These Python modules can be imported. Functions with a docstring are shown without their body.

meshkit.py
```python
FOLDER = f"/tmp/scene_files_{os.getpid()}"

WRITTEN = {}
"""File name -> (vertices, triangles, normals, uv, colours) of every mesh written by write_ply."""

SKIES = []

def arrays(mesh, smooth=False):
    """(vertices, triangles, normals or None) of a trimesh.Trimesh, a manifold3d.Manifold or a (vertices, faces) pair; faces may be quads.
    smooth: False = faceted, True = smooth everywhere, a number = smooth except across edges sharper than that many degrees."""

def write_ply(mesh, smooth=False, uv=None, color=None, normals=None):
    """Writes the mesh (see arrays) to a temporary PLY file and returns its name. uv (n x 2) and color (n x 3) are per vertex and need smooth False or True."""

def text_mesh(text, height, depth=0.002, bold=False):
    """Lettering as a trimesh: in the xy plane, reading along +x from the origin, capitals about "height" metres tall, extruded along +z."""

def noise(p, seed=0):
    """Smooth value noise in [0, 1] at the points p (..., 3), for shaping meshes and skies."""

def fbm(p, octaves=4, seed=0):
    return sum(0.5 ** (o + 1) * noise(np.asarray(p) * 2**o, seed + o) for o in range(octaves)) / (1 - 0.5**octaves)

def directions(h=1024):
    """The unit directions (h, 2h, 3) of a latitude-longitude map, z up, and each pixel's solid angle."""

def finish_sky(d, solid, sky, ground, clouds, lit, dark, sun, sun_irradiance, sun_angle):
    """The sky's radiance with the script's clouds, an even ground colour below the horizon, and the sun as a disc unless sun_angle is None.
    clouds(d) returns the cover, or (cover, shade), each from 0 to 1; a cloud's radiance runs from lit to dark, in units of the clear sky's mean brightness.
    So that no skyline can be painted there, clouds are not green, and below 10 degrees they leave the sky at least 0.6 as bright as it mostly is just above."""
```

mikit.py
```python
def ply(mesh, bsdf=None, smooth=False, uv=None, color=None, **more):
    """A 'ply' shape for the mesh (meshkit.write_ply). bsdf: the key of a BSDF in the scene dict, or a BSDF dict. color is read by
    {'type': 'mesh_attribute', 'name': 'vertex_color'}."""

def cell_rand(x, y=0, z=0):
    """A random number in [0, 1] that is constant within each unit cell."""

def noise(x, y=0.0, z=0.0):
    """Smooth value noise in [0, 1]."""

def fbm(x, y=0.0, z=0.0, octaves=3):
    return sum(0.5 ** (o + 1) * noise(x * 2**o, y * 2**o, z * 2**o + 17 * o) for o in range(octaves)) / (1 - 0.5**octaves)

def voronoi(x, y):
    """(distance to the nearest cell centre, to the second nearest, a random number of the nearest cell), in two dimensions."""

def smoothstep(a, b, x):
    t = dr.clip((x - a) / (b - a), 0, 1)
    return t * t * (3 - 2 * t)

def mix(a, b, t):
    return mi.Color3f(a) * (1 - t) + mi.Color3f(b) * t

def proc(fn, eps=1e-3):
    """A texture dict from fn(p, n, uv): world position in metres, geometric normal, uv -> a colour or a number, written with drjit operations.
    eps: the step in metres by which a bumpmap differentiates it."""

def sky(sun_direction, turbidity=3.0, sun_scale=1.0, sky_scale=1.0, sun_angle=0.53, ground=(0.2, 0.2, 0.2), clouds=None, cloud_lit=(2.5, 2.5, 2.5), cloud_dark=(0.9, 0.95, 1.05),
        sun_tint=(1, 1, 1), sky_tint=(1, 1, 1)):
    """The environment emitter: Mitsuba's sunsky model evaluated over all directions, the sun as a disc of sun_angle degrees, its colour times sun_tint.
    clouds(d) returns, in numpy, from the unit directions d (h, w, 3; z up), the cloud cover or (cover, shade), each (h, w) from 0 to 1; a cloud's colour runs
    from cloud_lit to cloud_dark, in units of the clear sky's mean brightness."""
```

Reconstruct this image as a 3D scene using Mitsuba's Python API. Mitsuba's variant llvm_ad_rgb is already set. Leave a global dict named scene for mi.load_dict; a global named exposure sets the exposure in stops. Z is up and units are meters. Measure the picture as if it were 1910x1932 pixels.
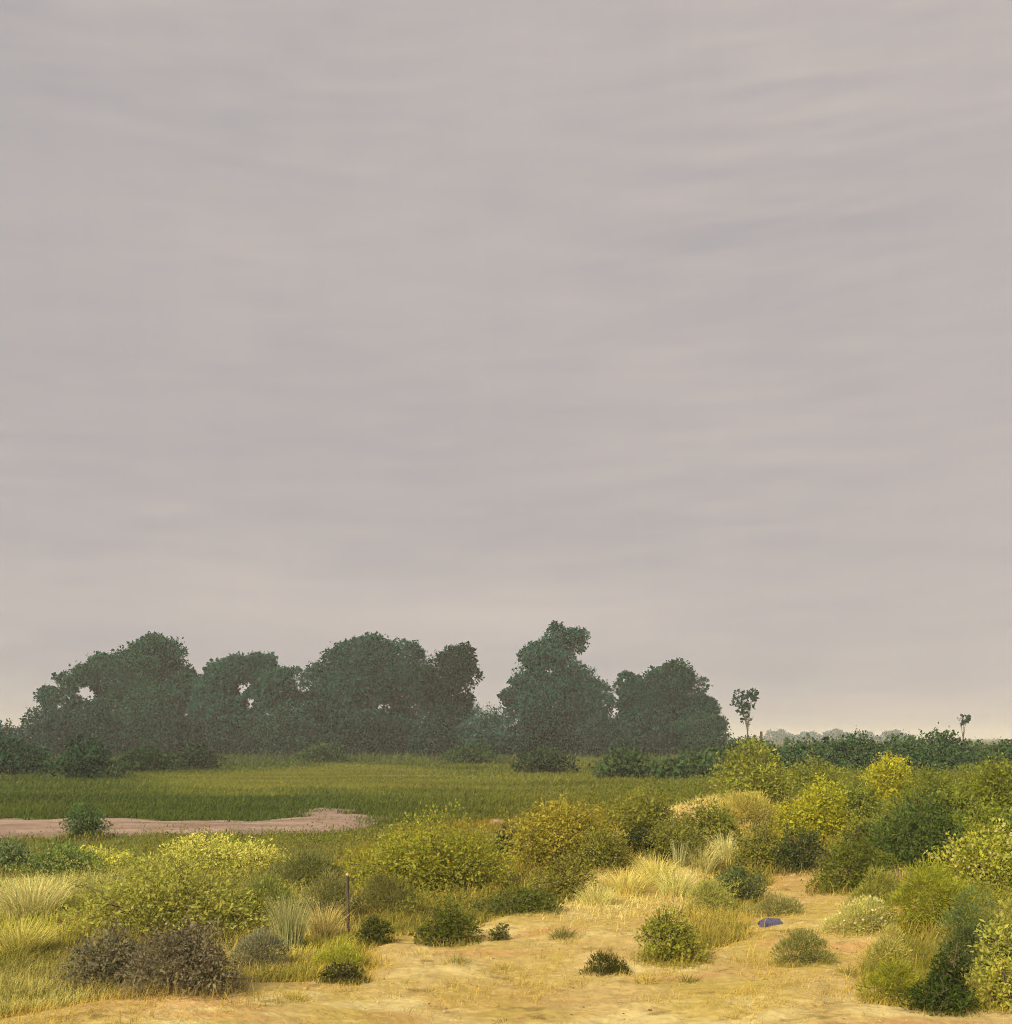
import math
import numpy as np
import drjit as dr
import shapely
import mitsuba as mi
import mikit, meshkit

T = mi.ScalarTransform4f
scene, labels = {}, {}

# ------------------------------------------------------------------ camera, sky, exposure
CAM_H, FOC, HOR = 3.0, 1.207, 1392 / 1932        # eye height, focal length in picture heights, where the horizon lies
PW, PH = 1910.0, 1932.0
scene['camera'] = {
    'type': 'perspective', 'fov': math.degrees(2 * math.atan(0.5 / FOC)), 'fov_axis': 'y', 'near_clip': 0.1, 'far_clip': 20000.0,
    'principal_point_offset_y': 0.5 - HOR,
    'to_world': T().look_at([0, 0, CAM_H], [0, 100, CAM_H], [0, 0, 1]),
    'medium': {'type': 'ref', 'id': 'air'},
}
exposure = 2.6
SUN = np.array([-0.45, -0.70, 0.64])


def cloud_field(d):
    """A closed, thin stratus sheet with faint wind-drawn fibres."""
    x, y, z = d[..., 0], d[..., 1], d[..., 2]
    az, el = np.arctan2(x, y), np.arcsin(np.clip(z, -1, 1))
    q = lambda a, b, s=0.0: np.stack([az * a + s, el * b + 3.1 * s, np.full_like(az, 1.7 + s)], -1)
    warp = 0.05 * (meshkit.fbm(q(3, 4), 3, seed=3) - 0.5)
    fib = np.stack([az * 7, (el + warp + 0.06 * az) * 85, np.full_like(az, 5.0)], -1)
    fib2 = np.stack([az * 18, (el - warp - 0.05 * az) * 150, np.full_like(az, 9.0)], -1)
    vert = np.stack([az * 110 + 6 * warp, el * 6, np.full_like(az, 2.0)], -1)
    f = meshkit.fbm(fib, 3, seed=11) - 0.5
    f2 = meshkit.fbm(fib2, 2, seed=21) - 0.5
    v = meshkit.fbm(vert, 2, seed=31) - 0.5
    big = meshkit.fbm(q(2.4, 4.5, 4.0), 5, seed=5) - 0.5
    mid = meshkit.fbm(q(9, 17, 2.0), 4, seed=15) - 0.5
    patch = np.clip(meshkit.fbm(q(5, 7, 8.0), 3, seed=8) * 2.4 - 0.7, 0, 1)
    band = np.exp(-((el - 0.105 + 0.03 * (meshkit.fbm(q(4, 2, 6.0), 3, seed=41) - 0.5) * 2) / 0.028) ** 2) * np.clip(1.5 * meshkit.fbm(q(3, 9, 7.0), 3, seed=42), 0, 1)
    shade = 0.50 + 0.85 * big + 0.30 * mid - 0.48 * f * patch - 0.46 * f2 * (0.3 + 0.7 * patch) - 0.08 * v - 0.55 * band * (1.15 - 0.9 * np.clip((az - 0.02) * 6, 0, 1)) - 0.30 * np.sin(az)
    shade = shade + 0.12 * np.clip(el - 0.3, 0, 1)
    return np.ones_like(az), np.clip(shade, 0, 1)


scene['sky'] = mikit.sky(SUN, turbidity=4, sun_scale=0.9, sky_scale=1.0, sun_angle=22, clouds=cloud_field,
                         cloud_lit=(0.985, 0.880, 0.815), cloud_dark=(0.712, 0.668, 0.685), sun_tint=(1.0, 0.96, 0.84))
scene['air'] = {'type': 'homogeneous', 'albedo': {'type': 'rgb', 'value': [0.885, 0.92, 0.965]}, 'sigma_t': 0.00055}
scene['haze'] = {'type': 'cube', 'to_world': T().translate([0, 2000, 11]).scale([4800, 4800, 17]), 'bsdf': {'type': 'null'},
                 'interior': {'type': 'ref', 'id': 'air'}}
labels['haze'] = {'label': 'thin grey haze lying over the whole heath and softening the far trees', 'category': 'haze', 'kind': 'stuff'}


# ------------------------------------------------------------------ helpers
def lin(c):
    c = np.asarray(c, float) / 255
    return np.where(c < 0.04045, c / 12.92, ((c + 0.055) / 1.055) ** 2.4)


def alb(c, g=1.0, top=0.6):
    return np.minimum(lin(c) * g * np.array([0.93, 1.08, 1.2]), top)


def at(px, py, Y):
    """The point at distance Y that lies at this place of the photograph (1910 x 1932 wide)."""
    return np.array([(px - PW / 2) / PH / FOC * Y, Y, CAM_H - (py - HOR * PH) / PH / FOC * Y])


def upm(Y):
    """Photograph pixels (of 1910) per metre at distance Y."""
    return PH * FOC / Y


def flat(px, py):
    """Where the ray meets the level ground."""
    Y = CAM_H * FOC * PH / (py - HOR * PH)
    return np.array([(px - PW / 2) / PH / FOC * Y, Y])


def n2(x, y, s, seed=0, oct=3):
    return meshkit.fbm(np.stack([np.asarray(x) * s, np.asarray(y) * s, np.full(np.shape(x), 0.37)], -1), oct, seed)


HUMMOCKS = []
for (px, py, w, h) in ((1170, 1680, 1.6, 0.30), (1250, 1655, 2.0, 0.55), (1330, 1625, 2.2, 0.65), (1400, 1600, 2.0, 0.45), (820, 1650, 3.2, 0.35), (1080, 1590, 4.5, 0.4), (1800, 1640, 5.0, 0.6), (1560, 1610, 5.0, 0.4),
                       (70, 1720, 2.2, 0.35), (1760, 1780, 2.2, 0.25), (300, 1760, 2.0, 0.15), (1150, 1790, 1.6, 0.10)):
    HUMMOCKS.append((*flat(px, py), w, h))


def gz(x, y):
    x, y = np.asarray(x, float), np.asarray(y, float)
    fade = np.clip((70 - y) / 40, 0, 1)
    z = (n2(x, y, 0.22, 3) - 0.5) * 0.5 * fade + (n2(x, y, 1.3, 5) - 0.5) * 0.09 * fade + (n2(x, y, 0.03, 9) - 0.5) * 0.5
    sm = lambda a, b, t: np.clip((t - a) / (b - a), 0, 1) ** 2 * (3 - 2 * np.clip((t - a) / (b - a), 0, 1))
    z = z + 1.15 * sm(0.02, 0.30, x / np.maximum(y, 1)) * sm(24, 46, y) * (1 - sm(58, 90, y)) * (0.75 + 0.5 * n2(x, y, 0.12, 13))
    for hx, hy, w, h in HUMMOCKS:
        z = z + h * np.exp(-((x - hx) ** 2 + (y - hy) ** 2) / (w * w))
    return z


def ground_pt(px, py):
    """Where the ray meets the ground with its hummocks."""
    Y = CAM_H * FOC * PH / (py - HOR * PH)
    for _ in range(12):
        p = at(px, py, Y)
        z = float(gz(p[0], p[1]))
        Y = 0.5 * Y + 0.5 * max((CAM_H - z) * FOC * PH / (py - HOR * PH), 3)
    p = at(px, py, Y)
    return np.array([p[0], p[1], float(gz(p[0], p[1]))])


def numbered(name):
    if name not in labels:
        return name
    k = 1
    while f'{name}_{k:03d}' in labels:
        k += 1
    return f'{name}_{k:03d}'


def thing(name, label, cat, group=None, kind=None):
    key = numbered(name)
    labels[key] = {'label': label, 'category': cat}
    if group:
        labels[key]['group'] = group
    if kind:
        labels[key]['kind'] = kind
    return key


def part(root, name, shape, **more):
    key, k = f'{root}__{name}', 1
    while key in scene:
        key, k = f'{root}__{name}_{k:03d}', k + 1
    scene[key] = shape
    if more:
        labels[key] = more
    return key


def ref(k):
    return {'type': 'ref', 'id': k}


def leafset(c, d, nrm, L, Wd, col, fold=0.18):
    """Leaves as folded rhombs: base c, along d, width Wd."""
    n = len(c)
    s = np.cross(nrm, d)
    s /= np.linalg.norm(s, axis=1, keepdims=True) + 1e-9
    up = np.cross(d, s)
    L, Wd = np.broadcast_to(L, n)[:, None], np.broadcast_to(Wd, n)[:, None]
    v = np.stack([c, c + d * L * 0.45 + s * Wd * 0.5 + up * Wd * fold, c + d * L, c + d * L * 0.45 - s * Wd * 0.5 + up * Wd * fold], 1).reshape(-1, 3)
    i = np.arange(n)[:, None] * 4
    f = np.concatenate([i + [[0, 2, 1]], i + [[0, 3, 2]]])
    return v, f, np.repeat(col, 4, axis=0)


def blades(b, h, w, lean, az, col, seg=2):
    """Grass blades: root b, height h, width w, bent over by lean (radians) towards az."""
    n = len(b)
    h, w, lean = (np.broadcast_to(a, n) for a in (h, w, lean))
    dx, dy = np.cos(az), np.sin(az)
    rows = []
    side = np.stack([-dy, dx, 0 * dx], 1)
    twist = np.random.default_rng(n).uniform(0, math.pi, n)
    side = side * np.cos(twist)[:, None] + np.stack([dx, dy, 0 * dx], 1) * np.sin(twist)[:, None]
    for k in range(seg + 1):
        t = k / seg
        a = lean * t
        out, up = h * t * np.sin(a * 0.8), h * t * np.cos(a * 0.8)
        p = b + np.stack([dx * out, dy * out, up], 1)
        ww = (w * (1 - t) ** 0.7 * 0.5)[:, None]
        if k < seg:
            rows += [p - side * ww, p + side * ww]
        else:
            rows += [p]
    v = np.stack(rows, 1)
    m = v.shape[1]
    i = np.arange(n)[:, None] * m
    f = []
    for k in range(seg - 1):
        f += [i + [[2 * k, 2 * k + 1, 2 * k + 3]], i + [[2 * k, 2 * k + 3, 2 * k + 2]]]
    f += [i + [[2 * seg - 2, 2 * seg - 1, 2 * seg]]]
    return v.reshape(-1, 3), np.concatenate(f), np.repeat(col, m, axis=0)


def join(parts):
    vs, fs, cs, o = [], [], [], 0
    for v, f, c in parts:
        vs.append(v); fs.append(f + o); cs.append(c); o += len(v)
    return np.concatenate(vs), np.concatenate(fs), np.concatenate(cs)


def unit(a):
    return a / (np.linalg.norm(a, axis=-1, keepdims=True) + 1e-12)


def tube(points, radii, sides=7):
    p = np.asarray(points, float)
    t = unit(np.gradient(p, axis=0))
    a = unit(np.cross(t, np.where(np.abs(t[:, 2:]) < 0.9, [0, 0, 1.0], [1.0, 0, 0])))
    b = np.cross(t, a)
    ang = np.arange(sides) * 2 * np.pi / sides
    v = p[:, None] + np.broadcast_to(radii, (len(p),))[:, None, None] * (np.cos(ang)[None, :, None] * a[:, None] + np.sin(ang)[None, :, None] * b[:, None])
    i, j = np.meshgrid(np.arange(len(p) - 1), np.arange(sides), indexing='ij')
    q = np.stack([i * sides + j, i * sides + (j + 1) % sides, (i + 1) * sides + (j + 1) % sides, (i + 1) * sides + j], -1).reshape(-1, 4)
    v = np.concatenate([v.reshape(-1, 3), p[:1], p[-1:]])
    n = len(v)
    k = np.arange(sides)
    last = (len(p) - 1) * sides
    caps = np.concatenate([np.stack([0 * k + n - 2, (k + 1) % sides, k], 1), np.stack([0 * k + n - 1, last + k, last + (k + 1) % sides], 1)])
    return v, np.vstack([q[:, [0, 1, 2]], q[:, [0, 2, 3]], caps])


def vary(rng, base, n, val=0.28, hue=0.10):
    c = np.asarray(base)[None] * rng.uniform(1 - val, 1 + val, (n, 1)) * rng.uniform(1 - hue, 1 + hue, (n, 3))
    return np.clip(c, 0.004, 0.75)


# ------------------------------------------------------------------ materials
VC = {'type': 'mesh_attribute', 'name': 'vertex_color'}
scene['leaf'] = {'type': 'principledthin', 'base_color': VC, 'roughness': 0.55, 'diff_trans': 0.7, 'eta': 1.3, 'spec_trans': 0.0}
scene['blade'] = {'type': 'principledthin', 'base_color': VC, 'roughness': 0.6, 'diff_trans': 0.6, 'eta': 1.3, 'spec_trans': 0.0}
scene['far_leaf'] = {'type': 'twosided', 'bsdf': {'type': 'diffuse', 'reflectance': VC}}


def bark_fn(p, n, uv):
    t = mikit.fbm(p.x * 9, p.y * 9, p.z * 2.2, 3)
    return mikit.mix((0.05, 0.042, 0.032), (0.14, 0.12, 0.095), t)


scene['bark'] = {'type': 'twosided', 'bsdf': {'type': 'diffuse', 'reflectance': mikit.proc(bark_fn)}}


def wood_fn(p, n, uv):
    t = mikit.fbm(p.x * 60, p.y * 60, p.z * 5, 3)
    return mikit.mix((0.045, 0.038, 0.03), (0.12, 0.10, 0.075), t)


scene['old_wood'] = {'type': 'twosided', 'bsdf': {'type': 'diffuse', 'reflectance': mikit.proc(wood_fn)}}
scene['cut_wood'] = {'type': 'twosided', 'bsdf': {'type': 'diffuse', 'reflectance': {'type': 'rgb', 'value': [0.42, 0.36, 0.2]}}}


def ground_fn(p, n, uv):
    big = mikit.fbm(p.x * 0.09, p.y * 0.05, 0.3, 3)
    mid = mikit.fbm(p.x * 0.9, p.y * 0.7, 2.3, 3)
    fine = mikit.fbm(p.x * 9, p.y * 8, 4.3, 3)
    near = mikit.mix((0.10, 0.10, 0.026), (0.20, 0.165, 0.055), mikit.smoothstep(0.3, 0.7, mid * 0.6 + fine * 0.4))
    far = mikit.mix((0.034, 0.052, 0.014), (0.08, 0.095, 0.022), mikit.smoothstep(0.3, 0.7, big * 0.7 + mid * 0.3))
    return mikit.mix(near, far, mikit.smoothstep(26, 48, p.y)) * (0.75 + 0.5 * fine)


scene['turf'] = {'type': 'twosided', 'bsdf': {'type': 'diffuse', 'reflectance': mikit.proc(ground_fn)}}


def sand_fn(p, n, uv):
    a = mikit.fbm(p.x * 0.8 + 3, p.y * 0.5, 0.7, 3)
    b = mikit.fbm(p.x * 0.35, p.y * 0.3 + 9, 2.9, 3)
    f = mikit.fbm(p.x * 14, p.y * 11, 4.3, 3)
    g = mikit.fbm(p.x * 2.6 + p.y * 0.8, p.y * 6.5, 1.3, 3)
    c = mikit.mix((0.325, 0.272, 0.088), (0.34, 0.278, 0.125), mikit.smoothstep(0.35, 0.65, a))
    c = mikit.mix(c, (0.30, 0.21, 0.092), mikit.smoothstep(0.5, 0.72, b))
    c = mikit.mix(c, (0.42, 0.37, 0.165), mikit.smoothstep(0.52, 0.75, g) * 0.6)
    e = mikit.fbm(p.x * 0.9 + 40, p.y * 1.1, 5.5, 4)
    c = mikit.mix(c, (0.46, 0.42, 0.22), mikit.smoothstep(0.5, 0.7, e) * 0.75)
    w = mikit.fbm(p.x * 0.5 + 20, p.y * 1.4, 7.7, 4)
    c = mikit.mix(c, (0.36, 0.24, 0.115), mikit.smoothstep(0.52, 0.68, w) * 0.8)
    d = mikit.fbm(p.x * 3.1, p.y * 4.2, 3.3, 4)
    c = mikit.mix(c, (0.17, 0.13, 0.055), mikit.smoothstep(0.60, 0.74, d) * 0.7)
    return c * (0.72 + 0.56 * f)


def sand_h(p, n, uv):
    return mikit.fbm(p.x * 7, p.y * 7, 1.1, 3) * 0.7 + mikit.fbm(p.x * 30, p.y * 30, 6.0, 2) * 0.22


scene['sand'] = {'type': 'twosided', 'bsdf': {'type': 'bumpmap', 'arbitrary': mikit.proc(sand_h, 0.004), 'scale': 0.05,
                 'bsdf': {'type': 'diffuse', 'reflectance': mikit.proc(sand_fn)}}}


def earth_fn(p, n, uv):
    a = mikit.fbm(p.x * 0.5, p.y * 1.2, 0.7, 4)
    f = mikit.fbm(p.x * 6, p.y * 9, 4.3, 2)
    return mikit.mix((0.185, 0.145, 0.128), (0.29, 0.232, 0.212), mikit.smoothstep(0.3, 0.7, a)) * (0.8 + 0.4 * f)


scene['earth'] = {'type': 'twosided', 'bsdf': {'type': 'diffuse', 'reflectance': mikit.proc(earth_fn)}}


def strip_fn(p, n, uv):
    a = mikit.fbm(p.x * 0.12, p.y * 0.25, 0.7, 4)
    f = mikit.fbm(p.x * 3, p.y * 2, 4.3, 3)
    return mikit.mix((0.070, 0.085, 0.018), (0.125, 0.13, 0.028), mikit.smoothstep(0.3, 0.7, a)) * (0.75 + 0.5 * f)


scene['mown_turf'] = {'type': 'twosided', 'bsdf': {'type': 'diffuse', 'reflectance': mikit.proc(strip_fn)}}

# ------------------------------------------------------------------ ground, paths
xs = np.sinh(np.linspace(-6.2, 6.2, 420)) * 9.5
xs = np.where(np.abs(xs) > 4500, np.sign(xs) * 4500, xs)
ys = np.concatenate([[-2000, -600, -150, -40, -10, 0, 5], np.arange(9, 46, 0.16), 46 + np.cumsum(0.2 * 1.035 ** np.arange(185))])
ys = ys[ys < 5800]


def sheet(xs, ys, lift):
    X, Y = np.meshgrid(xs, ys)
    v = np.stack([X, Y, gz(X, Y) + lift(X, Y)], -1).reshape(-1, 3)
    nx = len(xs)
    i, j = np.meshgrid(np.arange(len(ys) - 1), np.arange(nx - 1), indexing='ij')
    q = np.stack([i * nx + j, i * nx + j + 1, (i + 1) * nx + j + 1, (i + 1) * nx + j], -1).reshape(-1, 4)
    return v, q


scene['ground'] = mikit.ply(sheet(xs, ys, lambda x, y: 0 * x), 'turf', smooth=True)
labels['ground'] = {'label': 'rolling heath and pasture reaching to the horizon', 'category': 'ground', 'kind': 'structure'}


def world_poly(pts):
    return shapely.Polygon([flat(*p) for p in pts]).buffer(0)


def sdist(poly, x, y):
    """Signed distance, positive inside."""
    shp = np.shape(x)
    pts = shapely.points(np.ravel(x), np.ravel(y))
    d = shapely.distance(pts, poly.boundary)
    return np.where(shapely.contains_xy(poly, np.ravel(x), np.ravel(y)), d, -d).reshape(shp)


SAND = world_poly([(-160, 1960), (60, 1930), (190, 1905), (330, 1890), (440, 1862), (560, 1862), (690, 1852), (705, 1790), (760, 1770), (830, 1795), (880, 1770),
                   (960, 1730), (1050, 1715), (1090, 1680), (1140, 1655), (1230, 1620), (1330, 1592), (1400, 1572), (1440, 1600), (1400, 1640), (1330, 1690), (1290, 1740), (1300, 1830),
                   (1400, 1800), (1395, 1750), (1440, 1720), (1460, 1670), (1520, 1650), (1570, 1690), (1640, 1700), (1690, 1640), (1740, 1590), (1750, 1620), (1720, 1700), (1720, 1780), (1640, 1830), (1640, 1880), (1720, 1925), (2100, 1935),
                   (2100, 2080), (-200, 2080)])
TRACK = world_poly([(-200, 1548), (60, 1552), (190, 1546), (300, 1552), (380, 1549), (470, 1553), (540, 1546), (562, 1527), (620, 1524), (670, 1532), (712, 1544), (690, 1562), (620, 1574), (540, 1576), (480, 1580), (300, 1576), (160, 1582), (60, 1578), (-200, 1584)])
STRIP = world_poly([(275, 1461), (420, 1458), (560, 1450), (620, 1440), (760, 1447), (900, 1462), (1000, 1480), (960, 1490), (830, 1484), (720, 1496), (600, 1490), (470, 1500), (380, 1497), (290, 1488)])


def lay(name, poly, mat, step, edge, rise, label, cat, ns, relief=0.0):
    x0, y0, x1, y1 = poly.buffer(edge).bounds
    def lift(x, y):
        s = sdist(poly, x, y) + (n2(x, y, ns, 41) - 0.5) * edge * 2.2
        return np.clip(s / edge, -1, 1) * rise + rise * 0.1 + relief * np.clip(s / edge, 0, 1) * ((n2(x, y, 2.2, 43) - 0.5) + 0.6 * np.abs(n2(x + y * 0.3, y, 5.0, 47) - 0.5))
    v, q = sheet(np.arange(x0, x1, step), np.arange(y0, y1, step * 1.4), lift)
    below = v[:, 2] < gz(v[:, 0], v[:, 1]) - rise * 0.6
    q = q[~below[q].all(1)]
    used, inv = np.unique(q, return_inverse=True)
    scene[name] = mikit.ply((v[used], inv.reshape(q.shape)), mat, smooth=True)
    labels[name] = {'label': label, 'category': cat, 'kind': 'structure'}


lay('sand_path', SAND, 'sand', 0.06, 0.35, 0.05, 'ochre sandy path and bank winding through the near heath', 'path', 1.6, relief=0.09)
lay('dirt_track', TRACK, 'earth', 0.2, 1.3, 0.08, 'pinkish bare earth track crossing below the green field', 'track', 0.8)
lay('field', STRIP, 'mown_turf', 0.8, 5.0, 0.06, 'lighter yellow-green strip of mown field before the tree line', 'field', 0.2)


# ------------------------------------------------------------------ trees and shrubs
def crown_leaves(rng, lobes, n, L, col, holes=(), asp=0.6, shell=0.55, droop=0.0, val=0.2, shoots=0.35, soft=1.0, twigs=None, airy=0.0):
    """Leaves through the outer part of the lobes (x, y, z, rx, ry, rz, density): clumped, with an uneven outline."""
    lob = np.array(lobes, float)
    wgt = lob[:, 3] * lob[:, 5] * lob[:, 6]
    pick = rng.choice(len(lob), n, p=wgt / wgt.sum())
    l = lob[pick]
    u = unit(rng.normal(size=(n, 3)))
    # sprigs: leaves gather round a limited number of twigs
    ns = max(n // 14, 8)
    su = unit(rng.normal(size=(ns, 3)))
    sp = rng.integers(0, ns, n)
    u = unit(su[sp] * 1.0 + u * 0.10)
    bump = 0.68 + 0.64 * meshkit.fbm(u * 2.6 + l[:, :3] * 0.37, 3, seed=5)
    rad = bump * (1 - (1 - shell) * rng.uniform(0, 1, n) ** 1.6) * np.random.default_rng(ns).uniform(1 - 0.18 * soft, 1.06, ns)[sp]
    # a share of the leaves sits on shoots that stand out of the outline
    nk = max(int(len(lob) * 9), 12)
    sl, sd, sr = rng.integers(0, len(lob), nk), unit(rng.normal(size=(nk, 3)) + [0, 0, 0.5]), rng.uniform(0.95, 1.0 + shoots, nk)
    on = rng.uniform(0, 1, n) < 0.10 * (shoots > 0)
    si = rng.integers(0, nk, n)
    tt = rng.uniform(0.55, 1, n)
    c = l[:, :3] + u * l[:, 3:6] * rad[:, None]
    cs = lob[sl[si], :3] + sd[si] * lob[sl[si], 3:6] * (sr[si] * tt)[:, None] + rng.normal(size=(n, 3)) * L * 0.5
    c = np.where(on[:, None], cs, c)
    if airy:                                         # thin outer twigs that blur the outline
        far_out = rng.uniform(0, 1, n) < airy
        c = np.where(far_out[:, None], l[:, :3] + unit(u + rng.normal(size=(n, 3)) * 0.25) * l[:, 3:6] * (bump * (0.95 + 0.20 * rng.uniform(0, 1, n) ** 2.0))[:, None], c)
    keep = np.ones(n, bool)
    for hx, hy, hz, hr in holes:
        keep &= np.hypot(c[:, 0] - hx, c[:, 2] - hz) > hr * (0.8 + 0.4 * meshkit.noise(c * 1.7))
    c, u = c[keep], u[keep]
    n = len(c)
    clump = meshkit.fbm(c / (L * 9), 2, seed=9)[:, None]
    d = unit(u * 0.9 + rng.normal(size=(n, 3)) * 0.8 + [0, 0, 0.25 - droop])
    nr = unit(u * 1.0 + rng.normal(size=(n, 3)) * 0.4 * soft + [0, 0, 0.4])
    cc = vary(rng, col, n, val, 0.08) * (1 + 0.76 * soft * (clump - 0.5))
    cc = cc * np.random.default_rng(ns + 1).uniform(1 - 0.22 * soft, 1 + 0.22 * soft, (ns, 1))[sp[keep]]
    if twigs is not None:
        for a in range(min(nk, 26)):
            b = lob[sl[a], :3]
            e = b + sd[a] * lob[sl[a], 3:6] * (sr[a] * 1.05)
            m = (b + e) / 2 + rng.normal(size=3) * 0.08 * np.linalg.norm(e - b)
            twigs.append(np.array([(1 - t) ** 2 * b + 2 * t * (1 - t) * m + t * t * e for t in np.linspace(0, 1, 5)]))
    L = L * np.exp(rng.normal(0, 0.32, n))
    return leafset(c, d, nr, L, L * asp * rng.uniform(0.7, 1.3, n), np.clip(cc, 0.004, 0.7))


def tree(name, label, Y, base, lobes, col, holes=(), L=0.40, cover=5.0, seed=0, cat='tree', group=None, trunk_r=0.3, mat='leaf', g=0.56, limbs=5, depth=0.9, top=None):
    """base: (px, py) of the foot; lobes: (px, py, r_px[, density]) of the crown as seen, each with its own depth."""
    rg = np.random.default_rng(1000 + seed)
    k = thing(name, label, cat, group)
    s = upm(Y)
    world, area = [], 0
    for lb in lobes:
        px, py, r = lb[:3]
        dens = lb[3] if len(lb) > 3 else 1.0
        c = at(px, py, Y)
        R = r / s
        world.append((c[0], Y + rg.uniform(-0.5, 0.5) * R * depth, c[2], R, R * rg.uniform(0.8, 1.1), R * rg.uniform(0.82, 0.95), dens))
        area += math.pi * R * R * dens
    first = list(world)
    for w in first:
        if w[3] > 1.0:
            for u in unit(rg.normal(size=(7, 3)) + [0, -0.25, 0.45]):
                q = rg.uniform(0.30, 0.52)
                world.append((w[0] + u[0] * w[3] * 0.72, w[1] + u[1] * w[4] * 0.72, w[2] + u[2] * w[5] * 0.72, w[3] * q, w[4] * q, w[5] * q, w[6] * 1.3))
    hol = [(*at(h[0], h[1], Y), h[2] / s) for h in holes]
    n = int(area / (L * L * 0.3) * cover)
    foot = at(base[0], base[1], Y)
    foot[2] = float(gz(foot[0], foot[1])) - 0.05
    main = np.array(sorted(world, key=lambda w: -w[3])[0][:3])
    fork = foot + (main - foot) * np.array([0.55, 0.55, 0.62])
    tp = np.array([foot + (fork - foot) * t + np.array([math.sin(t * 3 + seed), math.cos(t * 2.3), 0]) * trunk_r * 0.4 * t for t in np.linspace(0, 1, 6)])
    part(k, 'trunk', mikit.ply(tube(tp, trunk_r * np.array([1.35, 1.02, 0.92, 0.82, 0.74, 0.66])), 'bark', smooth=40))
    for w in sorted(first, key=lambda w: -w[3])[:limbs]:
        e = np.array(w[:3])
        a = tp[4] if e[2] > tp[4][2] else tp[2]
        m = (a + e) / 2 + [0, 0, 0.12 * np.linalg.norm(e - a)]
        pts = np.array([(1 - t) ** 2 * a + 2 * t * (1 - t) * m + t * t * e for t in np.linspace(0, 1, 6)])
        part(k, 'limb', mikit.ply(tube(pts, trunk_r * np.linspace(0.5, 0.14, 6), 6), 'bark', smooth=40))
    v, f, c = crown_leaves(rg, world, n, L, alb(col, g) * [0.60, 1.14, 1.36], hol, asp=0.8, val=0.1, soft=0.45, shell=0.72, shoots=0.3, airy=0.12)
    part(k, 'crown', mikit.ply((v, f), mat, color=c), kind='stuff')
    return k


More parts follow.
